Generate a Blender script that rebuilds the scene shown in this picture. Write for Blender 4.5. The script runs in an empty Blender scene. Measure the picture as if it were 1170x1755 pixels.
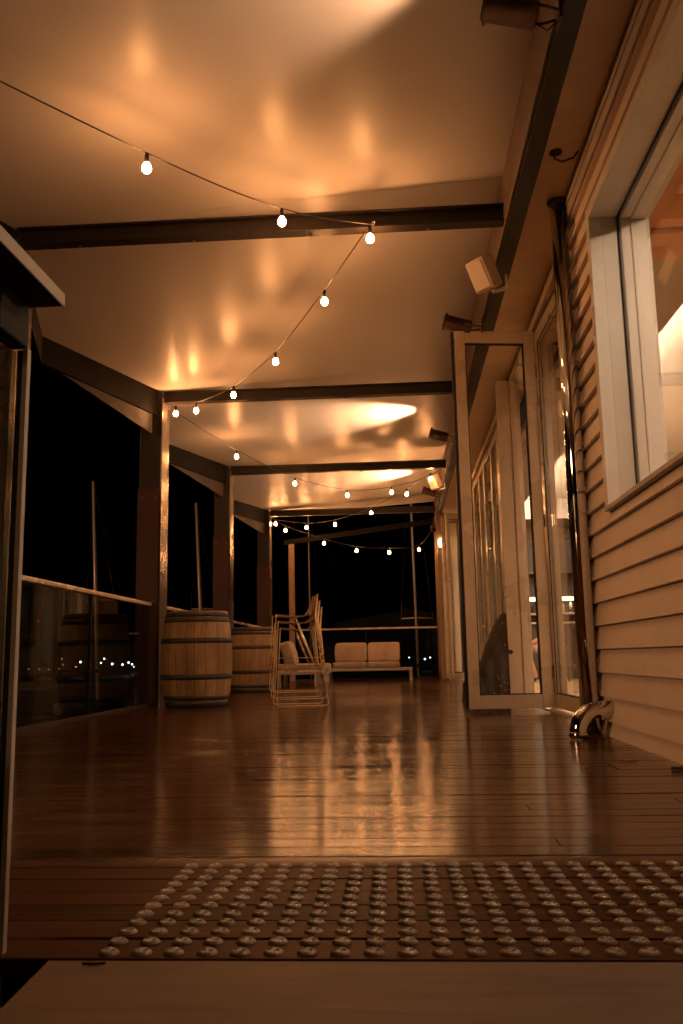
import bpy, bmesh, math, random
from mathutils import Vector, Matrix
random.seed(7)
S = bpy.context.scene
COL = S.collection

# ------------------------------------------------------------------ camera
F_PX, YAW, PITCH, ROLL, CAM_H = 1505.0, -.0639, .1645, -.019, .432
cam = bpy.data.cameras.new("camera"); camo = bpy.data.objects.new("camera", cam); COL.objects.link(camo)
cy, sy, cp, sp, cr, sr = math.cos(YAW), math.sin(YAW), math.cos(PITCH), math.sin(PITCH), math.cos(ROLL), math.sin(ROLL)
fwd = Vector((sy*cp, cy*cp, sp)); rgt = Vector((cy, -sy, 0)); upv = rgt.cross(fwd)
r2 = rgt*cr + upv*sr; u2 = -rgt*sr + upv*cr
m = Matrix.Identity(4)
for i in range(3):
    m[i][0], m[i][1], m[i][2] = r2[i], u2[i], -fwd[i]
m.translation = Vector((0, 0, CAM_H)); camo.matrix_world = m
cam.sensor_fit = 'VERTICAL'; cam.sensor_height = 36; cam.lens = F_PX/1755*36
cam.clip_start = .02; cam.clip_end = 3000
cam.dof.use_dof = True; cam.dof.focus_distance = 8.0; cam.dof.aperture_fstop = 16.0
S.camera = camo

# ------------------------------------------------------------------ world, sun, exposure
w = bpy.data.worlds.new("World"); S.world = w; w.use_nodes = True
wn = w.node_tree; bgn = wn.nodes['Background']
sky = wn.nodes.new('ShaderNodeTexSky'); sky.sky_type = 'NISHITA'; sky.sun_disc = False
sky.sun_elevation = math.radians(-4); sky.sun_rotation = math.radians(200)
wn.links.new(sky.outputs[0], bgn.inputs[0]); bgn.inputs[1].default_value = 0.0015
sl = bpy.data.lights.new('fill_sun', 'SUN'); sl.energy = .30; sl.angle = math.radians(8); sl.color = (1, .47, .20)
slo = bpy.data.objects.new('fill_sun', sl); COL.objects.link(slo); slo.rotation_euler = Vector((.72, .66, -.20)).to_track_quat('-Z', 'Y').to_euler()   # added fill for weatherboards and masts, standing in for unseen floodlight glow
S.view_settings.view_transform = 'Standard'; S.view_settings.look = 'None'
S.view_settings.exposure = 1.15; S.view_settings.gamma = 1.0
S.cycles.use_denoising = True
S.cycles.max_bounces = 10; S.cycles.diffuse_bounces = 4; S.cycles.glossy_bounces = 5
S.cycles.transparent_max_bounces = 24; S.cycles.sample_clamp_indirect = 4.0
S.cycles.caustics_reflective = False; S.cycles.caustics_refractive = False
WARM = (1.0, .405, .135)          # string bulbs
CREAM = (1.0, .54, .27)          # can lights
INTERIOR = (1.0, .66, .43)

# ------------------------------------------------------------------ materials
def nt(name):
    M = bpy.data.materials.new(name); M.use_nodes = True
    n = M.node_tree.nodes; l = M.node_tree.links; b = n['Principled BSDF']
    return M, n, l, b
def setp(b, **k):
    for a, v in k.items():
        b.inputs[a.replace('_', ' ')].default_value = v
def coords(n, l, scale=(1, 1, 1), kind='Object', rot=(0, 0, 0)):
    t = n.new('ShaderNodeTexCoord'); mp = n.new('ShaderNodeMapping'); mp.inputs['Scale'].default_value = scale
    mp.inputs['Rotation'].default_value = rot
    l.new(t.outputs[kind], mp.inputs[0]); return mp.outputs[0]
def noise(n, l, vec, scale, detail=4, rough=.55, dist=0):
    t = n.new('ShaderNodeTexNoise'); t.inputs['Scale'].default_value = scale; t.inputs['Detail'].default_value = detail
    t.inputs['Roughness'].default_value = rough; t.inputs['Distortion'].default_value = dist
    l.new(vec, t.inputs['Vector']); return t.outputs['Fac']
def ramp(n, l, fac, stops):
    r = n.new('ShaderNodeValToRGB'); e = r.color_ramp.elements
    while len(e) < len(stops): e.new(.5)
    for q, (p, c) in zip(e, stops): q.position = p; q.color = (*c, 1) if len(c) == 3 else c
    l.new(fac, r.inputs[0]); return r.outputs[0]
def mrange(n, l, fac, a, b_, c=0, d=1):
    r = n.new('ShaderNodeMapRange'); l.new(fac, r.inputs[0])
    for i, v in zip((1, 2, 3, 4), (c, d, a, b_)): r.inputs[i].default_value = v
    return r.outputs[0]
def bump(n, l, b, h, strength=.3, dist=.01):
    u = n.new('ShaderNodeBump'); u.inputs['Strength'].default_value = strength; u.inputs['Distance'].default_value = dist
    l.new(h, u.inputs['Height']); l.new(u.outputs[0], b.inputs['Normal']); return u
def mixc(n, l, fac, a, b_, mode='MIX'):
    x = n.new('ShaderNodeMix'); x.data_type = 'RGBA'; x.blend_type = mode
    for s, v in ((0, fac), (6, a), (7, b_)):
        if hasattr(v, 'node'): l.new(v, x.inputs[s])
        else: x.inputs[s].default_value = v if s == 0 else ((*v, 1) if len(v) == 3 else v)
    return x.outputs[2]
def plain(name, col, rough=.5, metal=0, var=.25, nscale=14, bmp=.0, rvar=.15, spec=.5):
    M, n, l, b = nt(name); setp(b, Roughness=rough, Metallic=metal); b.inputs['Specular IOR Level'].default_value = spec
    v = coords(n, l); f = noise(n, l, v, nscale, 6, .6); f2 = noise(n, l, v, nscale*.18, 3)
    mx = n.new('ShaderNodeMath'); mx.operation = 'MULTIPLY'; l.new(f, mx.inputs[0]); l.new(f2, mx.inputs[1])
    c = ramp(n, l, mx.outputs[0], [(.08, tuple(x*(1-var) for x in col)), (.42, tuple(min(1, x*(1+var*.5)) for x in col))])
    l.new(c, b.inputs['Base Color']); l.new(mrange(n, l, f2, max(.02, rough-rvar), min(1, rough+rvar), .3, .7), b.inputs['Roughness'])
    if bmp: bump(n, l, b, f, bmp, .004)
    return M
def glow(name, col, strength):
    M, n, l, b = nt(name); setp(b, Base_Color=(*col, 1), Emission_Color=(*col, 1), Emission_Strength=strength, Roughness=.3); return M
def glass_mat(name, tint=(.95, .96, .94), refl=1.0):
    M, n, l, b = nt(name); n.remove(b)
    tr = n.new('ShaderNodeBsdfTransparent'); tr.inputs[0].default_value = (*tint, 1)
    gl = n.new('ShaderNodeBsdfGlossy'); gl.inputs['Roughness'].default_value = .012; gl.inputs[0].default_value = (1, 1, 1, 1)
    fr = n.new('ShaderNodeFresnel'); gm = n.new('ShaderNodeNewGeometry'); io = n.new('ShaderNodeMapRange')
    io.inputs[3].default_value = 1.5; io.inputs[4].default_value = 1/1.5; l.new(gm.outputs['Backfacing'], io.inputs[0]); l.new(io.outputs[0], fr.inputs[0])
    v = coords(n, l); f = noise(n, l, v, 1.3, 2)
    ad = n.new('ShaderNodeMath'); ad.operation = 'MULTIPLY'; ad.inputs[1].default_value = refl; l.new(fr.outputs[0], ad.inputs[0])
    bp = n.new('ShaderNodeBump'); bp.inputs['Strength'].default_value = .02; bp.inputs['Distance'].default_value = .02
    l.new(f, bp.inputs['Height']); l.new(bp.outputs[0], gl.inputs['Normal'])
    mx = n.new('ShaderNodeMixShader'); l.new(ad.outputs[0], mx.inputs[0]); l.new(tr.outputs[0], mx.inputs[1]); l.new(gl.outputs[0], mx.inputs[2])
    l.new(mx.outputs[0], n['Material Output'].inputs[0]); return M

def deck_mat():
    M, n, l, b = nt('oiled_hardwood_decking')
    g = n.new('ShaderNodeNewGeometry'); t = n.new('ShaderNodeTexCoord')
    off = n.new('ShaderNodeVectorMath'); off.operation = 'MULTIPLY_ADD'
    cb = n.new('ShaderNodeCombineXYZ'); l.new(g.outputs['Random Per Island'], cb.inputs[0]); l.new(g.outputs['Random Per Island'], cb.inputs[2])
    l.new(cb.outputs[0], off.inputs[0]); off.inputs[1].default_value = (37, 0, 53); l.new(t.outputs['Object'], off.inputs[2])
    mp = n.new('ShaderNodeMapping'); mp.inputs['Scale'].default_value = (1.3, 34, 20); l.new(off.outputs[0], mp.inputs[0])
    grain = noise(n, l, mp.outputs[0], 2.2, 8, .62, .6)
    mp2 = n.new('ShaderNodeMapping'); mp2.inputs['Scale'].default_value = (1, 1.6, 1); l.new(t.outputs['Object'], mp2.inputs[0])
    wear = noise(n, l, mp2.outputs[0], 1.5, 6, .6)
    scuff = noise(n, l, mp2.outputs[0], 26, 5, .7)
    tone = ramp(n, l, g.outputs['Random Per Island'], [(0, (.056, .023, .009)), (.5, (.086, .036, .0145)), (1, (.125, .055, .023))])
    gr = ramp(n, l, grain, [(.3, (.55, .5, .46)), (.62, (1.12, 1.1, 1.06))])
    c = mixc(n, l, 1, tone, gr, 'MULTIPLY')
    wr = ramp(n, l, wear, [(.35, (.78, .75, .72)), (.7, (1.15, 1.15, 1.15))])
    c = mixc(n, l, 1, c, wr, 'MULTIPLY'); l.new(c, b.inputs['Base Color'])
    a = n.new('ShaderNodeMath'); a.operation = 'ADD'; l.new(mrange(n, l, wear, .10, .155, .3, .7), a.inputs[0]); l.new(mrange(n, l, grain, -.02, .04, .3, .7), a.inputs[1])
    sx = n.new('ShaderNodeSeparateXYZ'); l.new(t.outputs['Object'], sx.inputs[0])          # matt foot-worn boards at the entry
    aw = n.new('ShaderNodeMath'); aw.operation = 'ADD'; l.new(a.outputs[0], aw.inputs[0]); l.new(mrange(n, l, sx.outputs[1], .28, 0, 1.95, 2.06), aw.inputs[1])
    l.new(aw.outputs[0], b.inputs['Roughness'])
    mp3 = n.new('ShaderNodeMapping'); mp3.inputs['Scale'].default_value = (.10, 70, 1); l.new(off.outputs[0], mp3.inputs[0])
    bump(n, l, b, noise(n, l, mp3.outputs[0], 2.0, 3, .5), .22, .003); l.new(mrange(n, l, sx.outputs[1], .03, .43, 1.95, 2.06), b.inputs['Specular IOR Level'])
    return M
def ceiling_mat():
    M, n, l, b = nt('pearl_steel_roof_panel'); b.inputs['Specular IOR Level'].default_value = .30
    v = coords(n, l, (1, .45, 1)); f = noise(n, l, v, .7, 1, .4); f2 = noise(n, l, coords(n, l, (5, .12, 1)), 1.1, 1, .3)
    big = noise(n, l, coords(n, l), .8, 3)
    l.new(ramp(n, l, big, [(0, (.62, .575, .54)), (1, (.74, .69, .65))]), b.inputs['Base Color'])
    l.new(mrange(n, l, big, .33, .40, 0, 1), b.inputs['Roughness'])
    a = n.new('ShaderNodeMath'); a.operation = 'MULTIPLY_ADD'; l.new(f2, a.inputs[0]); a.inputs[1].default_value = .12; l.new(f, a.inputs[2])
    cr_ = noise(n, l, coords(n, l, (.5, 2.6, 1), 'Object', (0, 0, math.radians(24))), 1.0, 2, .45, .4)
    a3 = n.new('ShaderNodeMath'); a3.operation = 'MULTIPLY_ADD'; l.new(cr_, a3.inputs[0]); a3.inputs[1].default_value = .45; l.new(a.outputs[0], a3.inputs[2])
    bump(n, l, b, a3.outputs[0], .13, .05); return M
def wood_mat(name, dark, light, scale=(30, 30, 1.2), rough=.55, isl=True):
    M, n, l, b = nt(name); setp(b, Roughness=rough)
    f = noise(n, l, coords(n, l, scale), 2.0, 7, .6, .5); big = noise(n, l, coords(n, l), 3.0, 4)
    c = ramp(n, l, f, [(.28, dark), (.7, light)])
    c = mixc(n, l, 1, c, ramp(n, l, big, [(.3, (.7, .68, .66)), (.7, (1.1, 1.1, 1.1))]), 'MULTIPLY')
    if isl:
        g = n.new('ShaderNodeNewGeometry'); c = mixc(n, l, 1, c, ramp(n, l, g.outputs['Random Per Island'], [(0, (.74, .72, .7)), (1, (1.12, 1.12, 1.1))]), 'MULTIPLY')
    l.new(c, b.inputs['Base Color']); bump(n, l, b, f, .25, .004); return M
def siding_mat():
    M, n, l, b = nt('painted_weatherboard')
    g = n.new('ShaderNodeNewGeometry'); f = noise(n, l, coords(n, l, (1, 1.2, 30)), 3, 6, .6); big = noise(n, l, coords(n, l), 2.2, 5)
    c = ramp(n, l, big, [(.3, (.70, .595, .50)), (.7, (.82, .705, .60))])
    c = mixc(n, l, 1, c, ramp(n, l, g.outputs['Random Per Island'], [(0, (.92, .92, .92)), (1, (1.05, 1.05, 1.05))]), 'MULTIPLY')
    l.new(c, b.inputs['Base Color']); l.new(mrange(n, l, big, .42, .6, .3, .7), b.inputs['Roughness']); bump(n, l, b, f, .12, .003); return M
def fabric_mat(name, col):
    M, n, l, b = nt(name); setp(b, Roughness=.9); b.inputs['Sheen Weight'].default_value = .3
    f = noise(n, l, coords(n, l), 260, 2); big = noise(n, l, coords(n, l), 4, 4)
    l.new(ramp(n, l, big, [(.3, tuple(x*.8 for x in col)), (.7, tuple(min(1, x*1.1) for x in col))]), b.inputs['Base Color'])
    a = n.new('ShaderNodeMath'); a.operation = 'MULTIPLY_ADD'; l.new(big, a.inputs[0]); a.inputs[1].default_value = 4; l.new(f, a.inputs[2])
    bump(n, l, b, a.outputs[0], .35, .006); return M
def speckle_mat():
    M, n, l, b = nt('pale_flecked_black_cloth'); setp(b, Roughness=.75)
    t = n.new('ShaderNodeTexVoronoi'); t.inputs['Scale'].default_value = 34; l.new(coords(n, l), t.inputs['Vector'])
    reg = noise(n, l, coords(n, l), 3.2, 3)
    d = n.new('ShaderNodeMath'); d.operation = 'LESS_THAN'; d.inputs[1].default_value = .2; l.new(t.outputs['Distance'], d.inputs[0])
    r = n.new('ShaderNodeMath'); r.operation = 'GREATER_THAN'; r.inputs[1].default_value = .5; l.new(reg, r.inputs[0])
    k = n.new('ShaderNodeMath'); k.operation = 'MULTIPLY'; l.new(d.outputs[0], k.inputs[0]); l.new(r.outputs[0], k.inputs[1])
    l.new(mixc(n, l, k.outputs[0], (.012, .010, .010), (.55, .52, .48)), b.inputs['Base Color']); return M  # pale flecks scattered in noise patches on black

M_DECK = deck_mat(); M_CEIL = ceiling_mat(); M_SIDE = siding_mat()
M_UNDER = plain('under_deck_dark', (.012, .01, .009), .9)
M_STEEL = plain('dark_bronze_steel', (.026, .020, .016), .42, 0, .3, 9, .05, .1, .3)
M_SIDEB = plain('brown_side_board', (.13, .085, .06), .6)
M_FASCIA = plain('matt_dark_fascia', (.006, .005, .0045), .7, 0, .2, 9, 0, .1, .12)
M_POSTEDGE = plain('polished_post_flange', (.20, .18, .16), .30, .8, .2, 5)
M_RUST = plain('rust_red_cladding', (.052, .015, .008), .7, 0, .4, 6, .15)
M_GUSSET = plain('brown_gusset_plate', (.24, .15, .09), .6); M_DULL = plain('dull_brown_plate', (.035, .023, .015), .7)
M_SOFFIT = plain('tan_soffit_board', (.72, .54, .36), .6, 0, .2, 5, .05)
M_DOOR = plain('champagne_aluminium', (.60, .50, .38), .33, .15, .12, 12)
M_GASKET = plain('black_gasket', (.01, .01, .01), .5)
M_WHITE = plain('white_paint', (.72, .69, .64), .45, 0, .1, 8)
M_TRIM = plain('pale_trim_paint', (.50, .44, .37), .45, 0, .12, 8)
M_CHROME = plain('polished_stainless', (.70, .68, .65), .06, 1, .06, 5, 0, .02)
M_GOLD = plain('brass_wire', (.84, .62, .38), .34, .55, .2, 20)
M_GOLDS = plain('brass_slat', (.52, .33, .15), .4, .6, .25, 20)
M_GLASS = glass_mat('clear_glass'); M_FENCE = glass_mat('tinted_balustrade_glass', (.62, .64, .60), .5)
M_GLASSB = glass_mat('reflective_balustrade_glass', (.6, .62, .58), 1.7)
M_RAIL = plain('pale_handrail', (.60, .52, .44), .35, .3, .15, 9)
M_OAK = wood_mat('weathered_oak_staves', (.30, .18, .085), (.60, .385, .20))
M_HEAD = wood_mat('oak_barrel_head', (.12, .075, .04), (.26, .17, .09), (1.2, 30, 30))
M_HOOP = plain('galvanised_hoop', (.10, .088, .074), .55, .5, .4, 20, .1)
M_CUSH = fabric_mat('taupe_cushion', (.42, .31, .22)); M_FRAMEW = plain('white_powder_coat', (.42, .36, .30), .45, 0, .1)
M_SPK = plain('cream_speaker_shell', (.66, .58, .48), .5, 0, .1); M_BRONZE = plain('bronze_lamp_can', (.10, .055, .032), .35, .6, .3)
M_BLACK = plain('black_plastic', (.010, .009, .008), .6, 0, .25, 14, 0, .15, .2)
M_CORD = plain('dark_cable', (.035, .026, .02), .55)
M_STUDGLINT = plain('stud_ridge_glint', (.90, .82, .73), .30, .25, .4, 90, .3)
M_RAMP = wood_mat('plywood_ramp', (.16, .095, .05), (.23, .14, .078), (1.5, 16, 16), .6, False)
M_HULL = plain('dark_hull', (.02, .022, .03), .3); M_MAST = plain('white_mast', (.72, .62, .54), .4, .2, .1)
M_WATER = plain('black_water', (.002, .0025, .0035), .5, 0, .2, 2, .4, .1, .2); M_LAND = plain('night_hill', (.006, .007, .006), .9)
M_ORANGE = wood_mat('orange_timber_lining', (.42, .16, .05), (.60, .26, .09), (8, 1, 8), .5)
M_PLASTER = plain('grey_plaster', (.36, .31, .26), .7, 0, .08, 6); M_PALE = plain('pale_plaster', (.78, .74, .68), .7, 0, .05, 6)
M_INFLOOR = plain('tan_floor', (.46, .31, .17), .4, 0, .2, 7); M_BAR = plain('dark_bar_timber', (.055, .036, .024), .5)
M_HEAP = speckle_mat()
M_BULB = glow('lit_bulb', WARM, 160); M_LAMP = glow('floodlight_lens', CREAM, 40)
M_COVE = glow('cove_strip', INTERIOR, 85); M_STRIP = glow('bar_light', (1, .72, .42), 3.0); M_ROOMFILL = glow('room_fill_disc', INTERIOR, 250); M_SPOTD = glow('small_downlight', INTERIOR, 330)
M_SHOREW = glow('white_shore_globe', (.82, .92, 1), 6.0); M_SHOREO = glow('amber_shore_globe', (1, .42, .16), 1.4); M_SHORER = glow('red_beacon', (1, .22, .12), 2.5)
M_SCONCE = glow('wall_lamp_glow', (1, .55, .2), 9)
M_SKIN = plain('skin', (.55, .30, .19), .5, 0, .1); M_SHORTS = fabric_mat('grey_shorts_cloth', (.42, .42, .44)); M_SHIRT = fabric_mat('black_shirt_cloth', (.02, .02, .022)); M_HAIR = plain('dark_hair', (.02, .014, .01), .5)

# ------------------------------------------------------------------ mesh builder
class MB:
    def __init__(s): s.b = bmesh.new()
    def box(s, a, b, bev=0.0, rot=None, piv=None):
        a = Vector(a); b = Vector(b); r = bmesh.ops.create_cube(s.b, size=1.0); v = r['verts']
        bmesh.ops.scale(s.b, vec=[max(1e-4, abs(b[i]-a[i])) for i in range(3)], verts=v)
        bmesh.ops.translate(s.b, vec=(a+b)/2, verts=v)
        if bev:
            es = list({e for q in v for e in q.link_edges})
            g = bmesh.ops.bevel(s.b, geom=es, offset=bev, segments=2, profile=.6, affect='EDGES'); v = list({x for f in g['faces'] for x in f.verts} | {x for x in v if x.is_valid})
        if rot is not None:
            bmesh.ops.rotate(s.b, cent=piv or (a+b)/2, matrix=rot, verts=v)
        return s
    def tube(s, pts, r, seg=8, cap=True):
        pts = [Vector(p) for p in pts]; n = len(pts); rs = r if hasattr(r, '__len__') else [r]*n
        rings = []; prev = None
        for i, p in enumerate(pts):
            d = (pts[min(n-1, i+1)]-pts[max(0, i-1)]).normalized()
            if prev is None:
                a = d.orthogonal().normalized()
            else:
                a = (prev - d*prev.dot(d)); a = a.normalized() if a.length > 1e-6 else d.orthogonal().normalized()
            prev = a; c = d.cross(a)
            rings.append([s.b.verts.new(p+(a*math.cos(2*math.pi*k/seg)+c*math.sin(2*math.pi*k/seg))*rs[i]) for k in range(seg)])
        for q, w_ in zip(rings, rings[1:]):
            for k in range(seg):
                f = s.b.faces.new((q[k], q[(k+1) % seg], w_[(k+1) % seg], w_[k])); f.smooth = True
        if cap:
            s.b.faces.new(list(reversed(rings[0]))); s.b.faces.new(rings[-1])
        return s
    def lathe(s, prof, seg=24, M=None, smooth=True, cap=True):
        rings = []
        for r, z in prof:
            if r < 1e-6: rings.append([s.b.verts.new((0, 0, z))])
            else: rings.append([s.b.verts.new((r*math.cos(2*math.pi*k/seg), r*math.sin(2*math.pi*k/seg), z)) for k in range(seg)])
        for q, w_ in zip(rings, rings[1:]):
            for k in range(seg):
                k2 = (k+1) % seg
                if len(q) == 1 and len(w_) == 1: continue
                vs = (q[0], w_[k2], w_[k]) if len(q) == 1 else ((q[k], q[k2], w_[0]) if len(w_) == 1 else (q[k], q[k2], w_[k2], w_[k]))
                f = s.b.faces.new(vs); f.smooth = smooth
        if cap:
            if len(rings[0]) > 1: s.b.faces.new(list(reversed(rings[0])))
            if len(rings[-1]) > 1: s.b.faces.new(rings[-1])
        if M is not None: bmesh.ops.transform(s.b, matrix=M, verts=[v for g in rings for v in g])
        return s
    def prism(s, poly, d):
        """closed polygon of 3D points swept by vector d"""
        d = Vector(d); a = [s.b.verts.new(Vector(p)) for p in poly]; b = [s.b.verts.new(Vector(p)+d) for p in poly]
        n = len(a); s.b.faces.new(a); s.b.faces.new(list(reversed(b)))
        for i in range(n): s.b.faces.new((a[i], b[i], b[(i+1) % n], a[(i+1) % n]))
        return s
    def pillow(s, cx, cy_, cz, sx, sy_, sz, rot=None, seg=14, e=.32, sag=.0):
        vs = []
        r = bmesh.ops.create_uvsphere(s.b, u_segments=seg*2, v_segments=seg, radius=1)
        for v in r['verts']:
            c = v.co
            v.co = Vector([math.copysign(abs(x)**e_, x) for x, e_ in zip(c, (e, e, e*1.3))])
            v.co = Vector((v.co.x*sx/2, v.co.y*sy_/2, v.co.z*sz/2))
            v.co.x += .006*math.sin(v.co.z*23+cx*9); v.co.y += .005*math.sin(v.co.x*19)
        if rot is not None: bmesh.ops.rotate(s.b, cent=(0, 0, 0), matrix=rot, verts=r['verts'])
        bmesh.ops.translate(s.b, vec=(cx, cy_, cz), verts=r['verts'])
        for v in r['verts']:
            for f in v.link_faces: f.smooth = True
        return s
    def build(s, name, mat, parent=None, loc=None):
        bmesh.ops.recalc_face_normals(s.b, faces=s.b.faces)
        me = bpy.data.meshes.new(name); s.b.to_mesh(me); s.b.free(); me.materials.append(mat)
        o = bpy.data.objects.new(name, me); COL.objects.link(o)
        if parent is not None: o.parent = parent
        if loc is not None: o.location = loc
        return o
def tag(o, label=None, cat=None, group=None, kind=None):
    if label: o['label'] = label
    if cat: o['category'] = cat
    if group: o['group'] = group
    if kind: o['kind'] = kind
    return o
def thing(name, label, cat, loc=(0, 0, 0), rz=0, group=None):
    o = bpy.data.objects.new(name, None); o.empty_display_size = .1; COL.objects.link(o)
    o.location = loc; o.rotation_euler = (0, 0, rz); return tag(o, label, cat, group)
def copy_tree(o, parent=None):
    c = o.copy(); COL.objects.link(c); c.parent = parent
    for ch in [x for x in COL.objects if x.parent == o]: copy_tree(ch, c)
    return c
def rotz(a): return Matrix.Rotation(a, 3, 'Z')
def structure(o): o['kind'] = 'structure'; return o

# ================================================================== SETTING
mb = MB(); mb.box((-900, -300, -2.1), (900, 900, -2.0)); structure(mb.build('water', M_WATER))
mb = MB()
for i in range(60):
    x0 = -420+i*14.0; h = 1.2+6*abs(math.sin(i*.37))+3*math.sin(i*1.3)+random.random()*1.5
    x1 = x0+14.0; h2 = 1.2+6*abs(math.sin((i+1)*.37))+3*math.sin((i+1)*1.3)
    mb.prism([(x0, 190, -3), (x1, 190, -3), (x1, 190, max(.4, h2)), (x0, 190, max(.4, h))], (0, 40, 0))
structure(mb.build('far_shore', M_LAND))
mb = MB(); mb.box((-6, -6, -1.2), (6, -2.0, -.35)); mb.box((1.3, -2, -1.2), (9, 22, -.12)); structure(mb.build('ground', M_UNDER))

# deck boards run across the terrace
DY0, DY1, PITCH_B = 1.362, 17.62, .0955
mb = MB(); y = DY0; k = 0
while y < DY1-.02:
    y1 = min(y+(.0922 if k % 2 else .0898), DY1); cuts = [-2.66, 1.27]
    for j in range(random.choice((0, 1, 1))): cuts.append(random.choice((-1.9, -1.45, -1.0, -.55, -.1, .35, .8))+.0)
    cuts.sort()
    for a, b_ in zip(cuts, cuts[1:]):
        dz = random.uniform(-.0008, .0008); tl = random.gauss(0, .0045)
        mb.box((a+.001, y, -.024+dz), (b_-.001, y1, dz), .0022, Matrix.Rotation(tl, 3, 'X'))
    y += PITCH_B; k += 1
structure(mb.build('deck', M_DECK))
mb = MB(); mb.box((-2.6, DY0+.02, -.30), (1.26, DY1-.01, -.04)); structure(mb.build('deck_frame', M_UNDER))
# entry ramp in the foreground
mb = MB(); mb.prism([(-.53, 1.349, .001), (-.53, -2.2, -.19), (-.53, -2.2, -.23), (-.53, 1.349, -.045)], (1.56, 0, 0))
rp = mb.build('entry_ramp', M_RAMP); structure(rp)
mb = MB(); mb.box((-.43, 1.24, .0), (-.405, 1.262, .0035), .001); mb.box((-.4, 1.1, -.012), (-.38, 1.112, -.006), .001)

# ================================================================== ROOF CANOPY
canopy = thing('canopy_roof', 'pearl grey canopy roof lining in stepped bays over the terrace', 'canopy', (0, 0, 3.2))
cz0, cz1 = 3.22-3.2, 3.26-3.2
BY = [1.62-7.16, 1.62-3.58, 1.62, 5.2, 8.78, 12.45, 16.35]
for i in range(6):
    ya, yb = BY[i]+.0015, BY[i+1]-.0015; xb = -2.42; xm = -2.97; ym = yb-1.82
    cs = lambda x: cz0+.062*(x+2.42)
    MB().prism([(x, y_, cs(x)) for x, y_ in ((xb, ya), (.92, ya), (.92, yb), (xb, yb), (xm, ym))], (0, 0, .045)).build('ceiling_panel', M_CEIL, canopy)
    p0, p1, p2 = Vector((xb, yb, 0)), Vector((xm, ym, 0)), Vector((xb, ya, 0))
    o0, o1, o2 = p0+Vector((-.07, 0, 0)), p1+Vector((-.07, 0, 0)), p2+Vector((-.07, 0, 0))
    MB().prism([p0, p1, p2, o2, o1, o0], (0, 0, .07)).prism([p0+Vector((0, 0, -.25)), p1+Vector((0, 0, -.25)), p2+Vector((0, 0, -.25)), o2+Vector((0, 0, -.25)), o1+Vector((0, 0, -.25)), o0+Vector((0, 0, -.25))], (0, 0, .2499)).build('edge_fascia', M_FASCIA, canopy)
    d = (p1-p0).normalized(); n_ = Vector((-.02, 0, 0))
    g0 = p0+d*.16+n_; g1 = p0+d*1.62+n_
    MB().prism([g0+Vector((0, 0, -.253)), g1+Vector((0, 0, -.253)), g0+Vector((0, 0, -.46))], Vector((-.012, 0, 0))).build('gusset_plate', M_DULL, canopy)
# last short overhang
MB().prism([(x, y_, cs(x)) for x, y_ in ((-2.42, 16.3515), (.92, 16.3515), (.92, 17.0), (-2.6, 17.0))], (0, 0, .045)).build('ceiling_panel', M_CEIL, canopy)

def roof_beam(y, label, ztop=3.218):
    o = thing('roof_beam', label, 'beam', (-.8, y, 3.1), 0, 'cross beams under the canopy')
    mb = MB(); x0, x1 = -1.60, 1.55
    mb.box((x0, -.045, .0), (x1, .045, .012), .002); mb.box((x0, -.006, .0125), (x1, .006, .106)); mb.box((x0, -.045, .1065), (x1, .045, .1175), .002)
    mb.box((x0, -.05, .0122), (x0+.012, .05, .1063))
    mb.build('beam_section', M_STEEL, o)
    mb = MB()
    for x in (-1.2, -.45, .3, 1.05): mb.lathe([(.012, -.006), (.012, 0)], 10, Matrix.Translation((x, .022, 0)))
    mb.build('bolt', M_POSTEDGE, o); return o
roof_beam(1.55, 'dark steel cross beam nearest the viewer overhead') if False else None
roof_beam(5.2, 'dark steel cross beam nearest the viewer where two bulb cords meet')
roof_beam(8.78, 'second dark steel cross beam meeting the nearest tall post')
roof_beam(12.45, 'third dark steel cross beam just behind the bronze can light')
roof_beam(16.35, 'farthest dark steel cross beam at the end of the canopy')
wb = thing('wall_beam', 'long dark beam running along the top of the wall above the doors', 'beam', (.8, 7.5, 3.05))
MB().box((-.06, -12.9, .0), (.035, 9.4, .345), .004).build('beam_section', M_STEEL, wb)
MB().box((-.078, -12.9, .02), (-.0625, 9.4, .343), .002).build('side_board', M_SIDEB, wb)

# posts
def post(y, label):
    o = thing('canopy_post', label, 'post', (-2.5, y, 0), 0, 'posts along the terrace edge')
    mb = MB(); mb.box((-.125, -.05, -.3), (.095, .0, 3.2), .004); mb.box((-.1, .0005, -.3), (.09, .14, 3.19)); mb.build('post_section', M_STEEL, o)
    MB().box((.0955, -.055, .0), (.108, .22, 3.14), .002).build('flange', M_POSTEDGE, o)
    c = MB(); c.box((-.135, -.068, .0), (.088, -.0505, 2.17), .003); cl = c.build('cladding', M_RUST, o)
    for z in (.12, 1.02, 2.08):
        for x in (-.09, .05): MB().lathe([(.009, 0), (.007, .004), (0, .005)], 8, Matrix.Translation((x, -.068, z)) @ Matrix.Rotation(math.pi/2, 4, 'X')).build('screw', M_POSTEDGE, cl)
    return o
post(5.2, 'steel post beside the near left balustrade, nearest of the row')
post(8.72, 'tall steel post with rust red cladding in front of the nearest barrel')
post(12.38, 'tall steel post with rust red cladding between the two barrels')
post(16.25, 'rust clad steel post behind the stacked stools, farthest of the row')
cp_ = thing('corner_post', 'pale slim corner post at the far rail behind the stacked stools', 'post', (-2.15, 17.55, 0))
MB().box((-.055, -.05, 0), (.055, .05, 2.72), .006).build('post_section', M_GUSSET, cp_)
MB().box((-.062, -.057, 1.0), (.062, .057, 1.03), .003).build('bracket_band', M_WHITE, cp_)
gb = thing('end_beam', 'sloping dark end beam rising to the wall beyond the last cross beam', 'beam', (-.7, 17.55, 2.9))
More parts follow.
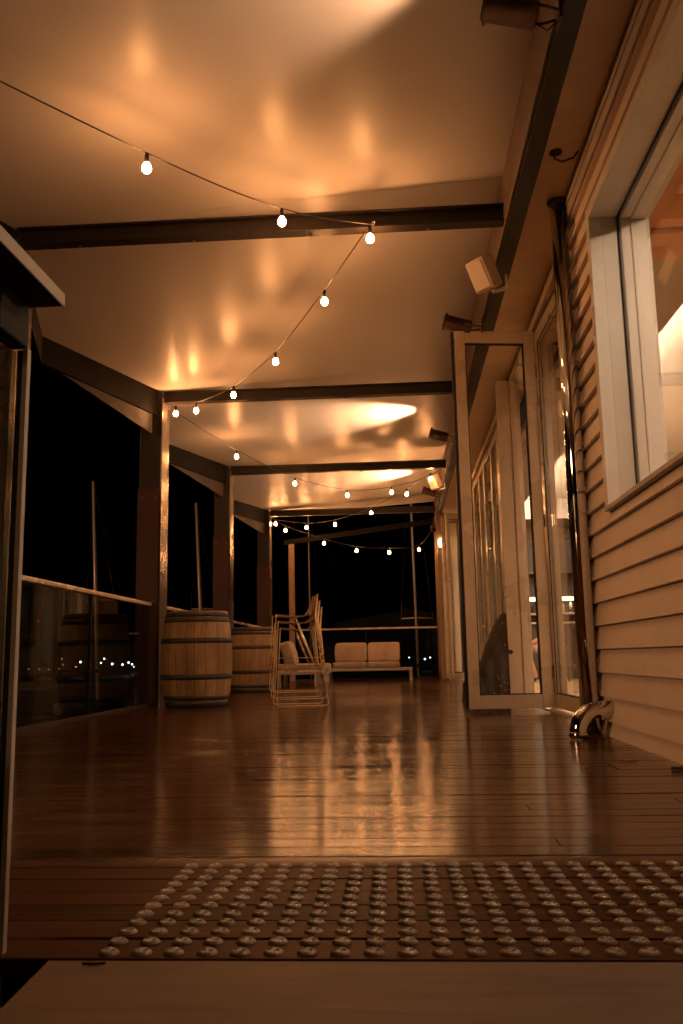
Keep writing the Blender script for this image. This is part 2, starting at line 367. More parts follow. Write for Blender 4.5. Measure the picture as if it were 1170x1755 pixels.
MB().prism([(-1.6, -.05, -.2), (1.5, -.05, .17), (1.5, -.05, .27), (-1.6, -.05, -.1)], (0, .09, 0)).build('beam_section', M_FASCIA, gb)

# ================================================================== BALUSTRADES
def balustrade(name, a, b, label, panels, gap0=.0, hr=M_RAIL):
    a = Vector((*a, 0)); b = Vector((*b, 0)); L = (b-a).length; ang = math.atan2((b-a).y, (b-a).x)
    o = thing(name, label, 'balustrade', a, ang, 'glass balustrades round the terrace')
    MB().box((0, -.03, .975), (L, .03, 1.01), .006).build('handrail', hr, o)
    MB().box((0, -.03, -.02), (L, .03, .025), .004).build('base_channel', M_DULL, o)
    for i in range(panels):
        x0 = L*i/panels; x1 = L*(i+1)/panels
        MB().box((x0+.012, -.005, .026), (x1-.012, .005, .974)).build('glass_panel', M_FENCE, o)
        if i: MB().box((x0-.011, -.016, .026), (x0+.011, .016, .974), .002).build('joint_post', M_BLACK, o)
    return o
balustrade('glass_balustrade', (-2.5, 1.9), (-2.5, 5.12), 'glass balustrade panel nearest the left of the ramp', 2)
balustrade('glass_balustrade', (-2.5, 5.32), (-2.5, 8.66), 'glass balustrade with pale handrail left of the nearest barrel', 2)
balustrade('glass_balustrade', (-2.5, 8.94), (-2.5, 12.3), 'glass balustrade running behind the nearest barrel', 2)
balustrade('glass_balustrade', (-2.5, 12.6), (-2.5, 16.18), 'glass balustrade running behind the second barrel', 2)
balustrade('glass_balustrade', (-2.09, 17.55), (.72, 17.55), 'glass balustrade across the far end behind the loveseat', 2)

# near left ramp balustrade, seen almost end on
nb = thing('ramp_balustrade', 'glazed ramp balustrade with metal capping at the left foreground', 'balustrade', (-.62, 1.4, 0))
MB().box((-.16, -2.6, 1.037), (.056, -.0005, 1.058), .003).build('capping', M_BLACK, nb)  # one capping in two colours: underside shade put in as black
MB().box((.0565, -2.6, 1.036), (.060, .0, 1.0595), .001).build('capping_lit_face', M_TRIM, nb)
MB().box((-.012, -.020, -.30), (-.002, -.006, .955), .001).build('end_post', M_BLACK, nb)
MB().box((-.0015, -.022, -.30), (.007, -.008, .957), .001).build('post_trim', M_TRIM, nb)
MB().box((-.11, -.12, .958), (.004, -.012, 1.0365), .004).build('cap_bracket', M_BLACK, nb)
MB().box((-.023, -2.5, -.2), (-.0125, -.021, .95)).build('glass_panel', M_GLASSB, nb)
MB().box((-.09, -2.5, -.32), (-.05, -.1, .30)).build('kick_panel', M_BLACK, nb)

# ================================================================== BUILDING
house = thing('waterfront_building', 'weatherboarded building with wide window and glazed doors along the right', 'building', (1.08, 5, 0))
HX, HY = 1.08, 5.0
def hb(name, mat, mbs, parent=None, label=None):
    """build with world coordinates, parented to the house at its base"""
    for v in mbs.b.verts: v.co -= Vector((HX, HY, 0))
    o = mbs.build(name, mat, parent or house)
    if label: o['label'] = label
    return o
WY0, WY1, WZ0, WZ1 = 1.55, 4.405, 1.16, 2.70
def course(mb, z0, z1, ya, yb, x=HX):
    mb.prism([(x-.016, ya, z0), (x+.012, ya, z1+.012), (x+.03, ya, z1+.012), (x+.03, ya, z0)], (0, yb-ya, 0))
mb = MB(); z = -.04; zs = [-.045, .08]
while zs[-1] < 3.12: zs.append(zs[-1]+.1243)
for a, b_ in zip(zs, zs[1:]):
    if b_ <= WZ0-.02: segs = [(-2.4, 1.9), (1.902, 5.0)] if int(a*100) % 2 else [(-2.4, 3.1), (3.102, 5.0)]
    elif a >= WZ1+.005: segs = [(-2.4, 5.0)]
    else: segs = [(-2.4, WY0-.062), (WY1+.062, 5.0)]
    for s0, s1 in segs: course(mb, a, b_, s0, s1)
course(mb, 1.0746, WZ0-.0225, -2.4, 5.0); course(mb, WZ1+.0605, 2.8143, WY0-.06, WY1+.06)
for a, b_ in zip(zs, zs[1:]):
    for k_ in range(16):
        yn = -2.2+.45*k_+random.uniform(-.01, .01)
        if yn > 4.95 or (WZ0-.05 < a < WZ1+.1 and WY0-.1 < yn < WY1+.1): continue
        mb.lathe([(.0042, 0), (.003, .0016), (0, .0018)], 7, Matrix.Translation((HX-.0142, yn, a+.022)) @ Matrix.Rotation(-math.pi/2, 4, 'Y'), cap=False)
# corner return: facing the viewer beside the downpipe
for a, b_ in zip(zs, zs[1:]):
    mb.prism([(HX-.042, 5.001, a), (HX+.03, 5.001, a), (HX+.03, 5.016, b_+.012), (HX-.042, 5.016, b_+.012)], (0, .06, 0))
hb('weatherboard_wall', M_SIDE, mb)
mb = MB(); mb.box((HX+.032, -2.4, -.3), (HX+.19, WY0-.06, 3.25)); mb.box((HX+.032, WY1+.05, -.3), (HX+.19, 5.3, 3.25))
mb.box((HX+.032, WY0-.059, -.3), (HX+.19, WY1+.049, WZ0-.03)); mb.box((HX+.032, WY0-.059, WZ1+.05), (HX+.19, WY1+.049, 3.25)); hb('wall_core', M_PALE, mb)
mb = MB(); mb.box((.838, -5.4, 3.085), (1.35, 17.9, 3.12)); hb('soffit', M_SOFFIT, mb)
mb = MB(); mb.box((1.046, -2.4, 3.03), (1.068, 5.06, 3.084), .004); mb.box((1.05, -2.4, 2.96), (1.067, 5.06, 3.025), .004); hb('eaves_trim', M_TRIM, mb)

# big window
win = hb('window', M_WHITE, (lambda q: (q.box((1.052, WY1-.003, WZ0-.0), (1.118, WY1+.06, WZ1+.06), .004), q.box((1.1185, WY1, WZ0-.0), (1.20, WY1+.05, WZ1+.05), .002), q.box((1.052, WY0-.06, WZ0), (1.20, WY0, WZ1+.06), .004), q.box((1.052, WY0+.001, WZ1-.003), (1.118, WY1-.004, WZ1+.06), .004), q.box((1.1185, WY0+.001, WZ1), (1.20, WY1-.001, WZ1+.05), .002), q)[-1])(MB()))
hb('gasket', M_GASKET, (lambda q: (q.box((1.201, WY1-.012, WZ0), (1.210, WY1+.05, WZ1+.05)), q.box((1.201, WY0-.04, WZ1-.012), (1.210, WY1-.013, WZ1+.05)), q)[-1])(MB()), win)
hb('sash', M_WHITE, (lambda q: (q.box((1.211, WY1-.03, WZ0), (1.26, WY1+.05, WZ1+.05), .003), q.box((1.2605, WY1-.04, WZ0), (1.355, WY1+.045, WZ1+.05), .003), q.box((1.211, WY0, WZ1-.03), (1.26, WY1-.031, WZ1+.05), .003), q.box((1.2605, WY0, WZ1-.04), (1.355, WY1-.041, WZ1+.045), .003), q.box((1.211, WY0, WZ0-.03), (1.355, WY1-.041, WZ0+.02), .003), q)[-1])(MB()), win)
hb('pane', M_GLASS, (lambda q: q.box((1.2015, WY0, WZ0+.008), (1.2095, WY1-.013, WZ1-.013)))(MB()), win)
hb('sill', M_TRIM, (lambda q: q.prism([(1.052, WY0-.08, WZ0-.022), (1.21, WY0-.08, WZ0-.022), (1.21, WY0-.08, WZ0+.007), (1.052, WY0-.08, WZ0-.002)], (0, WY1-WY0+.15, 0)))(MB()), win)

# interior shell
TX, TZ = 1.97, 2.75
hb('room_floor', M_INFLOOR, (lambda q: q.box((1.30, -2.2, -.10), (7, 16.6, -.012)))(MB()))
hb('room_ceiling', M_PLASTER, (lambda q: (q.box((1.36, 5.06, TZ), (TX, 16.4, TZ+.08)), q.box((TX+.001, 15.3, TZ), (7, 16.4, TZ+.08)), q)[-1])(MB()))
oc = hb('timber_lining', M_ORANGE, (lambda q: (q.box((1.36, 4.72, TZ-.006), (2.6, 5.05, TZ+.05)), q.box((1.36, -2, TZ+.02), (1.66, 4.70, TZ+.07)), q.box((1.68, -2, TZ+.02), (2.6, 4.70, TZ+.07)), q)[-1])(MB()))
hb('ceiling_slot', M_BAR, (lambda q: (q.box((1.665, -2, TZ+.012), (1.675, 4.70, TZ+.06)), [q.box((xx, 5.15, TZ-.003), (xx+.012, 5.75, TZ+.01)) for xx in (1.52, 1.56, 1.60)], [q.box((xx, 9.3, TZ-.003), (xx+.012, 10.2, TZ+.01)) for xx in (1.43, 1.47, 1.51)], q)[-1])(MB()))
hb('tray_ceiling', M_PALE, (lambda q: (q.box((TX-.02, -2, 3.10), (7, 15.3, 3.16)), q.box((TX-.02, 5.06, TZ+.081), (TX, 15.3, 3.099)), q.box((TX+.0, 15.28, TZ+.0), (7, 15.299, 3.099)), q)[-1])(MB()))
hb('cove_light', M_COVE, (lambda q: q.box((TX+.02, 5.2, TZ+.11), (TX+.045, 15.1, TZ+.13)))(MB()))
hb('room_wall', M_PLASTER, (lambda q: (q.box((1.3, 16.4, -.1), (7, 16.6, 3.2)), q.box((7, -2.2, -.1), (7.2, 16.6, 3.2)), q.box((1.28, -2.4, -.1), (7, -2.2, 3.2)), q)[-1])(MB()))
for dx, dy in ((4.3, 3.4), (4.6, 7.2), (5.4, 11), (3.4, 14)):
    hb('unseen_downlight', M_ROOMFILL, (lambda q: q.lathe([(.12, 3.085), (.12, 3.098)], 20, Matrix.Translation((dx, dy, 0))))(MB()))  # unseen discs added to brighten the room and its floor

for dx, dy in ((1.70, 2.3), (1.70, 3.5)):
    hb('unseen_downlight', M_SPOTD, (lambda q: q.lathe([(.05, TZ+.004), (.05, TZ+.018)], 20, Matrix.Translation((dx, dy, 0))))(MB()))
# glazed doors
def door_leaf(name, a, b, z0, z1, label=None, st=.09, th=.045, rail=.10, handle=None, parent=None):
    """a leaf from plan point a to b"""
    A = Vector((*a, 0)); B = Vector((*b, 0)); L = (B-A).length; ang = math.atan2((B-A).y, (B-A).x)
    R = Matrix.Translation(A) @ Matrix.Rotation(ang, 4, 'Z')
    def put(q):
        bmesh.ops.transform(q.b, matrix=R, verts=q.b.verts); return q
    q = MB(); q.box((0, -th/2, z0), (st, th/2, z1), .004); q.box((L-st, -th/2, z0), (L, th/2, z1), .004)
    q.box((st+.0005, -th/2+.002, z0), (L-st-.0005, th/2-.002, z0+rail), .003); q.box((st+.0005, -th/2+.002, z1-rail), (L-st-.0005, th/2-.002, z1), .003)
    o = hb(name, M_DOOR, put(q), None, label)
    q = MB(); g = .008
    for s in (-1, 1):
        yy = s*(th/2-.006); y0, y1 = min(yy, yy-.006*s), max(yy, yy-.006*s)
        q.box((st+.0006, y0, z0+rail), (st+g, y1, z1-rail)); q.box((L-st-g, y0, z0+rail), (L-st-.0006, y1, z1-rail))
        q.box((st+g, y0, z0+rail), (L-st-g, y1, z0+rail+g)); q.box((st+g, y0, z1-rail-g), (L-st-g, y1, z1-rail))
    hb('gasket', M_GASKET, put(q), o)
    hb('pane', M_GLASS, put(MB().box((st+.001, -.004, z0+rail), (L-st-.001, .004, z1-rail))), o)
    if handle:
        q = MB(); s = -1
        q.box((handle, s*(th/2+.012), 1.0), (handle+.03, s*th/2, 1.16), .003); q.box((handle+.005, s*(th/2+.045), 1.085), (handle+.12, s*(th/2+.03), 1.105), .004); q.tube([(handle+.015, s*th/2, 1.095), (handle+.015, s*(th/2+.04), 1.095)], .009)
        hb('handle', M_CHROME, put(q), o)
    return o
ZD0, ZD1 = .035, 2.985
f1 = door_leaf('folding_door', (.49, 6.735), (1.13, 6.825), ZD0, ZD1, 'glass door leaf folded open across the deck', st=.085)
hb('hinge', M_CHROME, (lambda q: [q.box((1.128, 6.795, z), (1.15, 6.83, z+.10), .004) for z in (.25, 1.4, 2.6)] and q)(MB()), f1)
hb('door_seal', M_GASKET, (lambda q: q.box((.468, 6.712, ZD0+.01), (.487, 6.757, ZD1-.01), .002))(MB()), f1)
door_leaf('folding_door', (1.165, 6.86), (1.195, 5.80), ZD0, ZD1, 'fixed glass door leaf beside the downpipe', st=.085)
hb('door_jamb', M_DOOR, (lambda q: (q.box((1.14, 6.935, .0), (1.26, 7.02, 3.16), .004), q.box((1.17, 5.30, 0), (1.25, 5.79, 3.16), .004), q)[-1])(MB()))
hb('door_post', M_DOOR, (lambda q: (q.box((.962, 8.06, .03), (1.072, 8.105, 2.985), .004), q.box((1.09, 8.06, .03), (1.145, 8.105, 2.985), .004), q.box((1.073, 8.075, .04), (1.089, 8.095, 2.975)), q.box((.945, 8.03, .95), (.985, 8.059, 1.02), .004), q)[-1])(MB()))
yy = 8.17
k = 0
while yy < 15.6:
    door_leaf('folding_door', (1.17+.012*(k % 2), yy), (1.17+.012*((k+1) % 2), yy+.80), ZD0, ZD1, None, st=.075, handle=.035 if k % 3 == 1 else None); yy += .815; k += 1
door_leaf('folding_door', (.80, 15.95), (1.15, 16.10), ZD0, 2.95, 'door leaf folded back beside the far end pillar', st=.06)
door_leaf('folding_door', (.86, 15.62), (1.15, 15.78), ZD0, 2.95, None, st=.06)
hb('door_shadow_gap', M_BLACK, (lambda q: q.box((1.125, 5.07, 3.075), (1.24, 16.2, 3.0845)))(MB()))  # black strip drawn in for the shadow gap above the track
hb('door_track', M_DOOR, (lambda q: (q.box((1.12, 5.07, 3.0), (1.25, 16.2, 3.074), .004), q.box((1.12, 5.31, -.012), (1.25, 16.2, .012), .003), q)[-1])(MB()))
hb('end_pillar', M_GUSSET, (lambda q: q.box((.73, 16.35, 0), (.86, 17.6, 3.16), .006))(MB()))
hb('end_wall', M_SIDE, (lambda q: q.box((.865, 16.5, 0), (1.3, 17.6, 3.16), .006))(MB()))

# downpipe
dp = thing('downpipe', 'tall polished steel downpipe between weatherboards and fixed glass door', 'downpipe', (1.035, 5.16, 0))
dp.location = (1.008, 4.93, 0)
MB().tube([(0, 0, .0), (0, 0, 1.5), (0, 0, 3.084)], .05, 28).build('pipe', M_CHROME, dp)

MB().lathe([(.052, 3.055), (.062, 3.07), (.062, 3.0845)], 24).build('collar', M_BRONZE, dp)
sp_ = thing('drain_spout', 'polished steel elbow spout curving from the wall down to the deck', 'spout', (1.07, 4.72, 0))
q = MB(); pts = []
for i in range(13):
    a = math.pi/2*i/12; pts.append((-.07-.11*math.sin(a), -.02-.02*math.sin(a), .03+.115*math.cos(a)))
q.tube([(.02, .0, .145)]+pts+[(-.18, -.04, .006)], .043, 20); q.build('elbow', M_CHROME, sp_)
q = MB(); q.lathe([(.0445, 0), (.048, .004), (.048, .02), (.0445, .024)], 24, Matrix.Translation((-.18, -.04, .012))); q.build('rim', M_CHROME, sp_)
cb_ = thing('soffit_cable', 'short dark cable loop coming out of the soffit above the downpipe', 'cable', (.95, 4.4, 3.084))
MB().tube([(-.05, 0, .0), (-.052, .01, -.03), (-.01, .02, -.045), (.05, .01, -.03), (.075, 0, .0)], .006, 8).build('cable', M_CORD, cb_)
MB().lathe([(.035, -.004), (.035, .0)], 16, Matrix.Translation((-.045, 0, -.0))).build('grommet', M_BLACK, cb_)

# ================================================================== FLOODLIGHTS, SPEAKERS
def can_light(loc, label, energy=26):
    o = thing('can_light', label, 'spotlight', loc, 0, 'bronze can lights on the wall beam')
    tilt = Matrix.Rotation(math.radians(-90), 4, 'Y')
    T = Matrix.Rotation(math.radians(19), 4, 'Y') @ Matrix.Rotation(math.radians(-4), 4, 'Z') @ tilt      # local +z -> -x, slightly up
    q = MB(); q.lathe([(.0, 0), (.05, 0), (.058, .008), (.058, .205), (.072, .208), (.072, .222), (.052, .222), (.052, .12), (0, .12)], 28, T @ Matrix.Translation((0, 0, -.02)), cap=False); q.build('lamp_can', M_BRONZE, o)
    q = MB(); q.lathe([(0, .125), (.048, .125), (.048, .13), (0, .131)], 20, T @ Matrix.Translation((0, 0, -.02)), cap=False); q.build('lens', M_LAMP if energy else M_BLACK, o)
    q = MB()
    for sgn in (-1, 1): q.tube([(-.03, sgn*.062, .01), (.05, sgn*.05, -.005), (.10, sgn*.03, -.005)], .006, 6)
    q.box((.098, -.045, -.05), (.112, .045, .05), .003); q.tube([(.01, 0, -.04), (.06, .02, -.06), (.1, .01, -.03)], .005, 6); q.build('bracket', M_BRONZE, o)
    if not energy: return o
    L = bpy.data.lights.new('can_lamp', 'SPOT'); L.energy = energy; L.color = CREAM; L.spot_size = math.radians(84); L.spot_blend = .6; L.shadow_soft_size = .05
    lo = bpy.data.objects.new('can_lamp', L); COL.objects.link(lo); lo.parent = o
    d = (T.to_3x3() @ Vector((0, 0, 1))).normalized(); lo.location = d*.19
    lo.rotation_euler = d.to_track_quat('-Z', 'Y').to_euler(); return o
can_light((.615, 3.27, 3.02), 'large bronze can light nearest the viewer at the top of the picture')
can_light((.615, 6.75, 3.02), 'bronze can light half hidden behind the top of the open door leaf', 0)
can_light((.615, 10.32, 3.02), 'bronze can light left of the open door leaf', 150)
can_light((.615, 14.0, 3.02), 'small bronze can light below the far speaker', 150)
def speaker(loc, label):
    o = thing('wall_speaker', label, 'speaker', loc, 0, 'cream speakers on the wall beam')
    R = Matrix.Rotation(math.radians(38), 4, 'Z') @ Matrix.Rotation(math.radians(-28), 4, 'Y')
    q = MB(); q.prism([(-.07, -.085, -.11), (.07, -.055, -.11), (.07, .055, -.11), (-.07, .085, -.11)], (0, 0, .22)); bmesh.ops.bevel(q.b, geom=list(q.b.edges), offset=.016, segments=3, affect='EDGES', profile=.6)
    bmesh.ops.transform(q.b, matrix=R, verts=q.b.verts); q.build('cabinet', M_SPK, o)
    q = MB(); q.box((-.078, -.07, -.095), (-.0715, .07, .095), .006); bmesh.ops.transform(q.b, matrix=R, verts=q.b.verts); q.build('grille', M_SPK, o)
    q = MB(); q.lathe([(.02, -.125), (.02, -.112)], 14, R); q.build('mount_knob', M_TRIM, o)
    q = MB(); q.box((.04, -.02, -.13), (.145, .02, -.112), .003, Matrix.Rotation(math.radians(-12), 3, 'Y')); q.box((.13, -.03, -.12), (.142, .03, -.02), .003); q.build('bracket', M_SPK, o); return o
speaker((.64, 5.62, 2.965), 'cream box speaker on the wall beam above the open door leaf')
speaker((.585, 12.95, 3.01), 'small cream speaker far down the wall beam behind a bulb')
dc = thing('dome_camera', 'dark dome camera hanging at the far end of the wall beam', 'camera', (.70, 16.75, 3.04))
MB().lathe([(.015, 0), (.015, -.12), (.06, -.13), (.075, -.16), (.075, -.19)], 18).build('housing', M_BRONZE, dc)
MB().lathe([(.07, -.191), (.07, -.21), (.05, -.25), (0, -.27)], 18, cap=False).build('dome', M_BLACK, dc)
wl = thing('wall_lamp', 'glowing wall lamp on the end pillar beside the far folded doors', 'wall lamp', (.80, 16.30, 2.5))
MB().lathe([(.03, -.07), (.05, -.02), (.052, .05), (.02, .09), (0, .095)], 16).build('lamp_shade', M_SCONCE, wl)
MB().box((-.03, .02, -.09), (.03, .052, .06), .006).build('back_plate', M_BRONZE, wl)

# ================================================================== STRING LIGHTS
def string(label, anchors, bulbs, order_all):
    """anchors: start,end; bulbs: world positions of the bulb centres"""
    o = thing('string_lights', label, 'string lights', anchors[0], 0, 'festoon strings under the canopy')
    o0 = Vector(anchors[0]); pts = [Vector(p)-o0 for p in order_all]
    # smooth cord through the bulb hangers
    cur = []
    for i in range(len(pts)-1):
        p0 = pts[max(0, i-1)]; p1 = pts[i]; p2 = pts[i+1]; p3 = pts[min(len(pts)-1, i+2)]
        for j in range(8):
            t = j/8; cur.append(.5*((2*p1)+(p2-p0)*t+(2*p0-5*p1+4*p2-p3)*t*t+(3*p1-p0-3*p2+p3)*t**3))
    cur.append(pts[-1]); MB().tube(cur, .0042, 6).build('cord', M_CORD, o)
    for b in bulbs:
        b = Vector(b)-o0
        g = MB().lathe([(.011, .030), (.0165, .022), (.0225, .010), (.0242, -.003), (.0215, -.015), (.0135, -.0245), (.006, -.0275), (0, -.028)], 16, Matrix.Translation(b), cap=False).build('bulb', M_BULB, o)
        MB().lathe([(.0, .085), (.009, .085), (.0115, .07), (.0125, .032), (.011, .0305)], 12, Matrix.Translation(b)).build('socket', M_BLACK, g)
    return o
def up(p, h=.088): return (p[0], p[1], p[2]+h)
import itertools
def back(u, v, zval=None, yval=None):
    """photo measurement -> place in the terrace, used once for surveying the bulb positions"""
    d = r2*((u-585)/F_PX)+u2*(-(v-877.5)/F_PX)+fwd; o_ = Vector((0, 0, CAM_H))
    t = (zval-CAM_H)/d.z if zval is not None else yval/d.y
    return tuple(o_+d*t)
s1 = [(-1.24, 4.14, 2.97), (-.635, 4.84, 3.0)]
s1 = [back(251, 288, 2.97), back(483, 380, 3.0)]
pre = [(-3.05, 1.7, 3.02), (-2.25, 2.75, 2.93)]
string('string of bulbs coming from the left edge to the nearest cross beam', ((-.1, 5.15, 3.115), None), s1, [up(p, .085) for p in pre+s1]+[(-.10, 5.15, 3.11)])
s2 = [back(634, 409, 3.015), back(556, 517, 2.94), back(472, 620, 2.90), back(400, 677, 2.93), back(336, 704, 2.98), back(301, 709, 2.99)]
string('string of six bulbs from the nearest cross beam to the nearest tall post', ((-.10, 5.16, 3.09), None), s2, [(-.10, 5.17, 3.105)]+[up(p) for p in s2]+[(-2.37, 8.75, 3.09)])
s3 = [back(405, 783, 2.95), back(505, 829, 2.86), back(595, 849, 2.84), back(671, 844, 2.90)]
string('string of bulbs sagging from the nearest tall post to the wall below the far speaker', ((-2.37, 8.8, 3.06), None), s3, [(-2.37, 8.8, 3.07)]+[up(p) for p in s3]+[(.66, 12.9, 3.12)])
s4 = [back(738, 821, 2.99), back(697, 847, 2.96), back(636, 879, 2.86), back(574, 899, 2.86), back(525, 904, 2.92), back(472, 898, 3.0)]
string('string of bulbs crossing back from the far speaker to the farthest clad post', ((.62, 12.4, 3.1), None), s4, [(.66, 12.4, 3.13)]+[up(p) for p in s4]+[(-2.4, 16.28, 3.12)])
s5 = [back(489, 909, yval=16.6), back(555, 931, yval=16.9), back(611, 944, yval=17.1), back(667, 947, yval=17.2), back(718, 942, yval=17.1)]
string('string of bulbs hanging across the dark far end above the loveseat', ((-2.4, 16.4, 3.05), None), s5, [(-2.39, 16.4, 3.1)]+[up(p) for p in s5]+[(.74, 16.7, 2.95)])

# ================================================================== FURNITURE
def barrel(loc, label, s=1.0, rz=0):
    o = thing('wine_barrel', label, 'barrel', loc, rz, 'oak barrels along the balustrade')
    H2, R0, R1 = .90*s, .292*s, .347*s
    def rad(z): t = (z/H2-.5)*2; return R1-(R1-R0)*t*t
    q = MB(); ns = 22; rnd = random.Random(3)
    ed = [0]
    for i in range(ns): ed.append(ed[-1]+rnd.uniform(.7, 1.3))
    ed = [e/ed[-1]*2*math.pi for e in ed]
    for a0, a1 in zip(ed, ed[1:]):
        grid = []
        for zi in range(15):
            z = H2*zi/14; r = rad(z); row = []
            for ai in range(4):
                a = a0+.006+(a1-a0-.012)*ai/3; rr = r-(.0025 if ai in (0, 3) else 0)
                row.append(q.b.verts.new((rr*math.cos(a), rr*math.sin(a), z)))
            grid.append(row)
        inner = [[q.b.verts.new((v.co.x*.93, v.co.y*.93, v.co.z)) for v in row] for row in (grid[0], grid[-1])]
        for g0, g1 in zip(grid, grid[1:]):
            for k in range(3): f = q.b.faces.new((g0[k], g0[k+1], g1[k+1], g1[k])); f.smooth = True
        for k in range(3):
            q.b.faces.new((grid[0][k+1], grid[0][k], inner[0][k], inner[0][k+1])); q.b.faces.new((grid[-1][k], grid[-1][k+1], inner[1][k+1], inner[1][k]))
    q.build('staves', M_OAK, o)
    q = MB()
    q.lathe([(.0, H2-.03), (rad(H2)*.93, H2-.03)], 32, cap=False); q.lathe([(0, .03), (R0*.93, .03)], 32, cap=False)
    q.lathe([(rad(z)-.012, z) for z in [H2*i/14 for i in range(15)]], 32, cap=False); q.build('barrel_head', M_HEAD, o)
    for z0, z1 in ((.0, .055), (.062, .105), (.255, .305), (.595, .645), (.795, .838), (.845, .895)):
        z0 *= s; z1 *= s
        MB().lathe([(rad(z0)+.0005, z0), (rad(z0)+.004, z0), (rad((z0+z1)/2)+.0045, (z0+z1)/2), (rad(z1)+.004, z1), (rad(z1)+.0005, z1)], 40, cap=False).build('hoop', M_HOOP, o)
    return o
barrel((-1.985, 8.55, 0), 'large oak wine barrel beside the nearest tall post', 1.0, .4)
barrel((-2.02, 12.05, 0), 'oak wine barrel farther back, behind the stack of stools', .96, 2.1)

def stool():
    o = thing('bar_stool', '', 'stool', (0, 0, 0), 0, 'brass bar stools in one stack')
    W2 = .2; R = .0042
    prof = [(-.195, .715), (-.12, .708), (-.03, .70), (.04, .70), (.095, .715), (.135, .755), (.16, .81), (.178, .86), (.192, .90)]
    for s in (-1, 1):
        y = s*W2
        q = MB(); q.tube([(-.20, y*.96, .715), (-.212, y, .5), (-.236, y, .03), (-.231, y, .012), (-.212, y, .006), (0, y, .006), (.215, y, .006), (.233, y, .012), (.236, y, .03)], R, 7); q.build('sled_leg', M_GOLD, o)
        q = MB(); q.tube([(.236, y, .03), (.218, y, .22), (.196, y, .42), (.178, y, .60), (.168, y, .70), (.178, y*.97, .80), (.192, y*.95, .905)], [.0042, .0052, .008, .0115, .0105, .007, .004], 8); q.build('rear_leg', M_GOLD, o)
        q = MB(); q.tube([(-.219, y, .315), (.205, y, .315)], .0038, 7); q.build('footrest_rail', M_GOLD, o)
        q = MB(); q.tube([(-.02, y*.9, .69), (.0, y*.93, .635), (.06, y*.97, .49), (.135, y, .318)], [.004, .0105, .0075, .003], 7); q.build('brace', M_GOLD, o)
    q = MB(); q.tube([(-.219, -W2, .315), (-.219, W2, .315)], .005, 7); q.build('footrest', M_GOLD, o)
    def strips(pr, name):
        q = MB(); n = 11
        for i in range(n):
            y = -W2*.93+2*W2*.93*i/(n-1)
            for (x0, z0), (x1, z1) in zip(pr, pr[1:]):
                dx, dz = x1-x0, z1-z0; l = math.hypot(dx, dz); nx, nz = -dz/l*.0025, dx/l*.0025
                q.prism([(x0-nx, y-.011, z0-nz), (x1-nx, y-.011, z1-nz), (x1+nx, y-.011, z1+nz), (x0+nx, y-.011, z0+nz)], (0, .022, 0))
        for (x, z) in (pr[0], pr[len(pr)//2], pr[-1]): q.tube([(x, -W2*.96, z-.007), (x, W2*.96, z-.007)], .0055, 7)
        q.build(name, M_GOLDS, o)
    strips(prof[:5], 'seat'); strips(prof[4:], 'backrest')
    return o
st = stool(); LB = ['brass wire bar stool at the bottom of the stack', 'brass wire bar stool in the middle of the stack', 'brass wire bar stool on top of the stack']
for i in range(3):
    c = st if i == 0 else copy_tree(st)
    c.location = (-.955-.019*i, 8.36, .0+.062*i); c.rotation_euler = (0, 0, math.radians(13)); c['label'] = LB[i]

def seatset(name, label, loc, rz, L, n, D=.78, backs=True):
    o = thing(name, label, 'sofa' if n > 1 else 'lounge chair', loc, rz)
    q = MB(); h = .235
    q.box((0, 0, h-.05), (L, .045, h), .005); q.box((0, D-.045, h-.05), (L, D, h), .005); q.box((0, .0455, h-.05), (.045, D-.0455, h), .005); q.box((L-.045, .0455, h-.05), (L, D-.0455, h), .005)
    for i in range(6): q.box((.05, .09+i*.11, h-.03), (L-.05, .15+i*.11, h-.012))
    q.build('frame', M_FRAMEW, o)
    for x in (0, L-.06):
        for y_ in (0, D-.06): MB().box((x, y_, 0), (x+.06, y_+.06, h-.051), .005).build('leg', M_FRAMEW, o)
    x0, x1 = (.12, L-.22) if n > 1 else (.1, L-.02)
    wv = (x1-x0)/n
    for i in range(n):
        cx = x0+wv*(i+.5)
        MB().pillow(cx, D/2-.03, h+.055, wv-.015, D-.06, .115, None, 14, .2).build('seat_cushion', M_CUSH, o)
        if backs:
            a = MB().pillow(cx, D-.17, h+.285, wv-.012, .17, .37, Matrix.Rotation(math.radians(-14), 3, 'X'), 14, .2).build('back_cushion', M_CUSH, o)
    return o
seatset('loveseat', 'low white framed loveseat with taupe cushions at the far rail', (-1.40, 16.45, 0), -.01, 1.6, 2)
lc = thing('lounge_chair', 'white framed lounge chair with one taupe back cushion behind the stools', 'lounge chair', (-1.93, 13.75, 0), .0)
q = MB(); h = .235; L, D = .78, .8
q.box((0, 0, h-.05), (L, .045, h), .005); q.box((0, D-.045, h-.05), (L, D, h), .005); q.box((0, .0455, h-.05), (.045, D-.0455, h), .005); q.box((L-.045, .0455, h-.05), (L, D-.0455, h), .005); q.build('frame', M_FRAMEW, lc)
for x in (0, L-.2):
    for y_ in (0, D-.06): MB().box((x, y_, 0), (x+.06, y_+.06, h-.051), .005).build('leg', M_FRAMEW, lc)
MB().pillow(.40, D/2, h+.06, .80, D-.06, .12, None, 14, .2).build('seat_cushion', M_CUSH, lc)
MB().pillow(.15, D/2, h+.28, .17, .70, .37, Matrix.Rotation(math.radians(-16), 3, 'Y'), 14, .22).build('back_cushion', M_CUSH, lc)

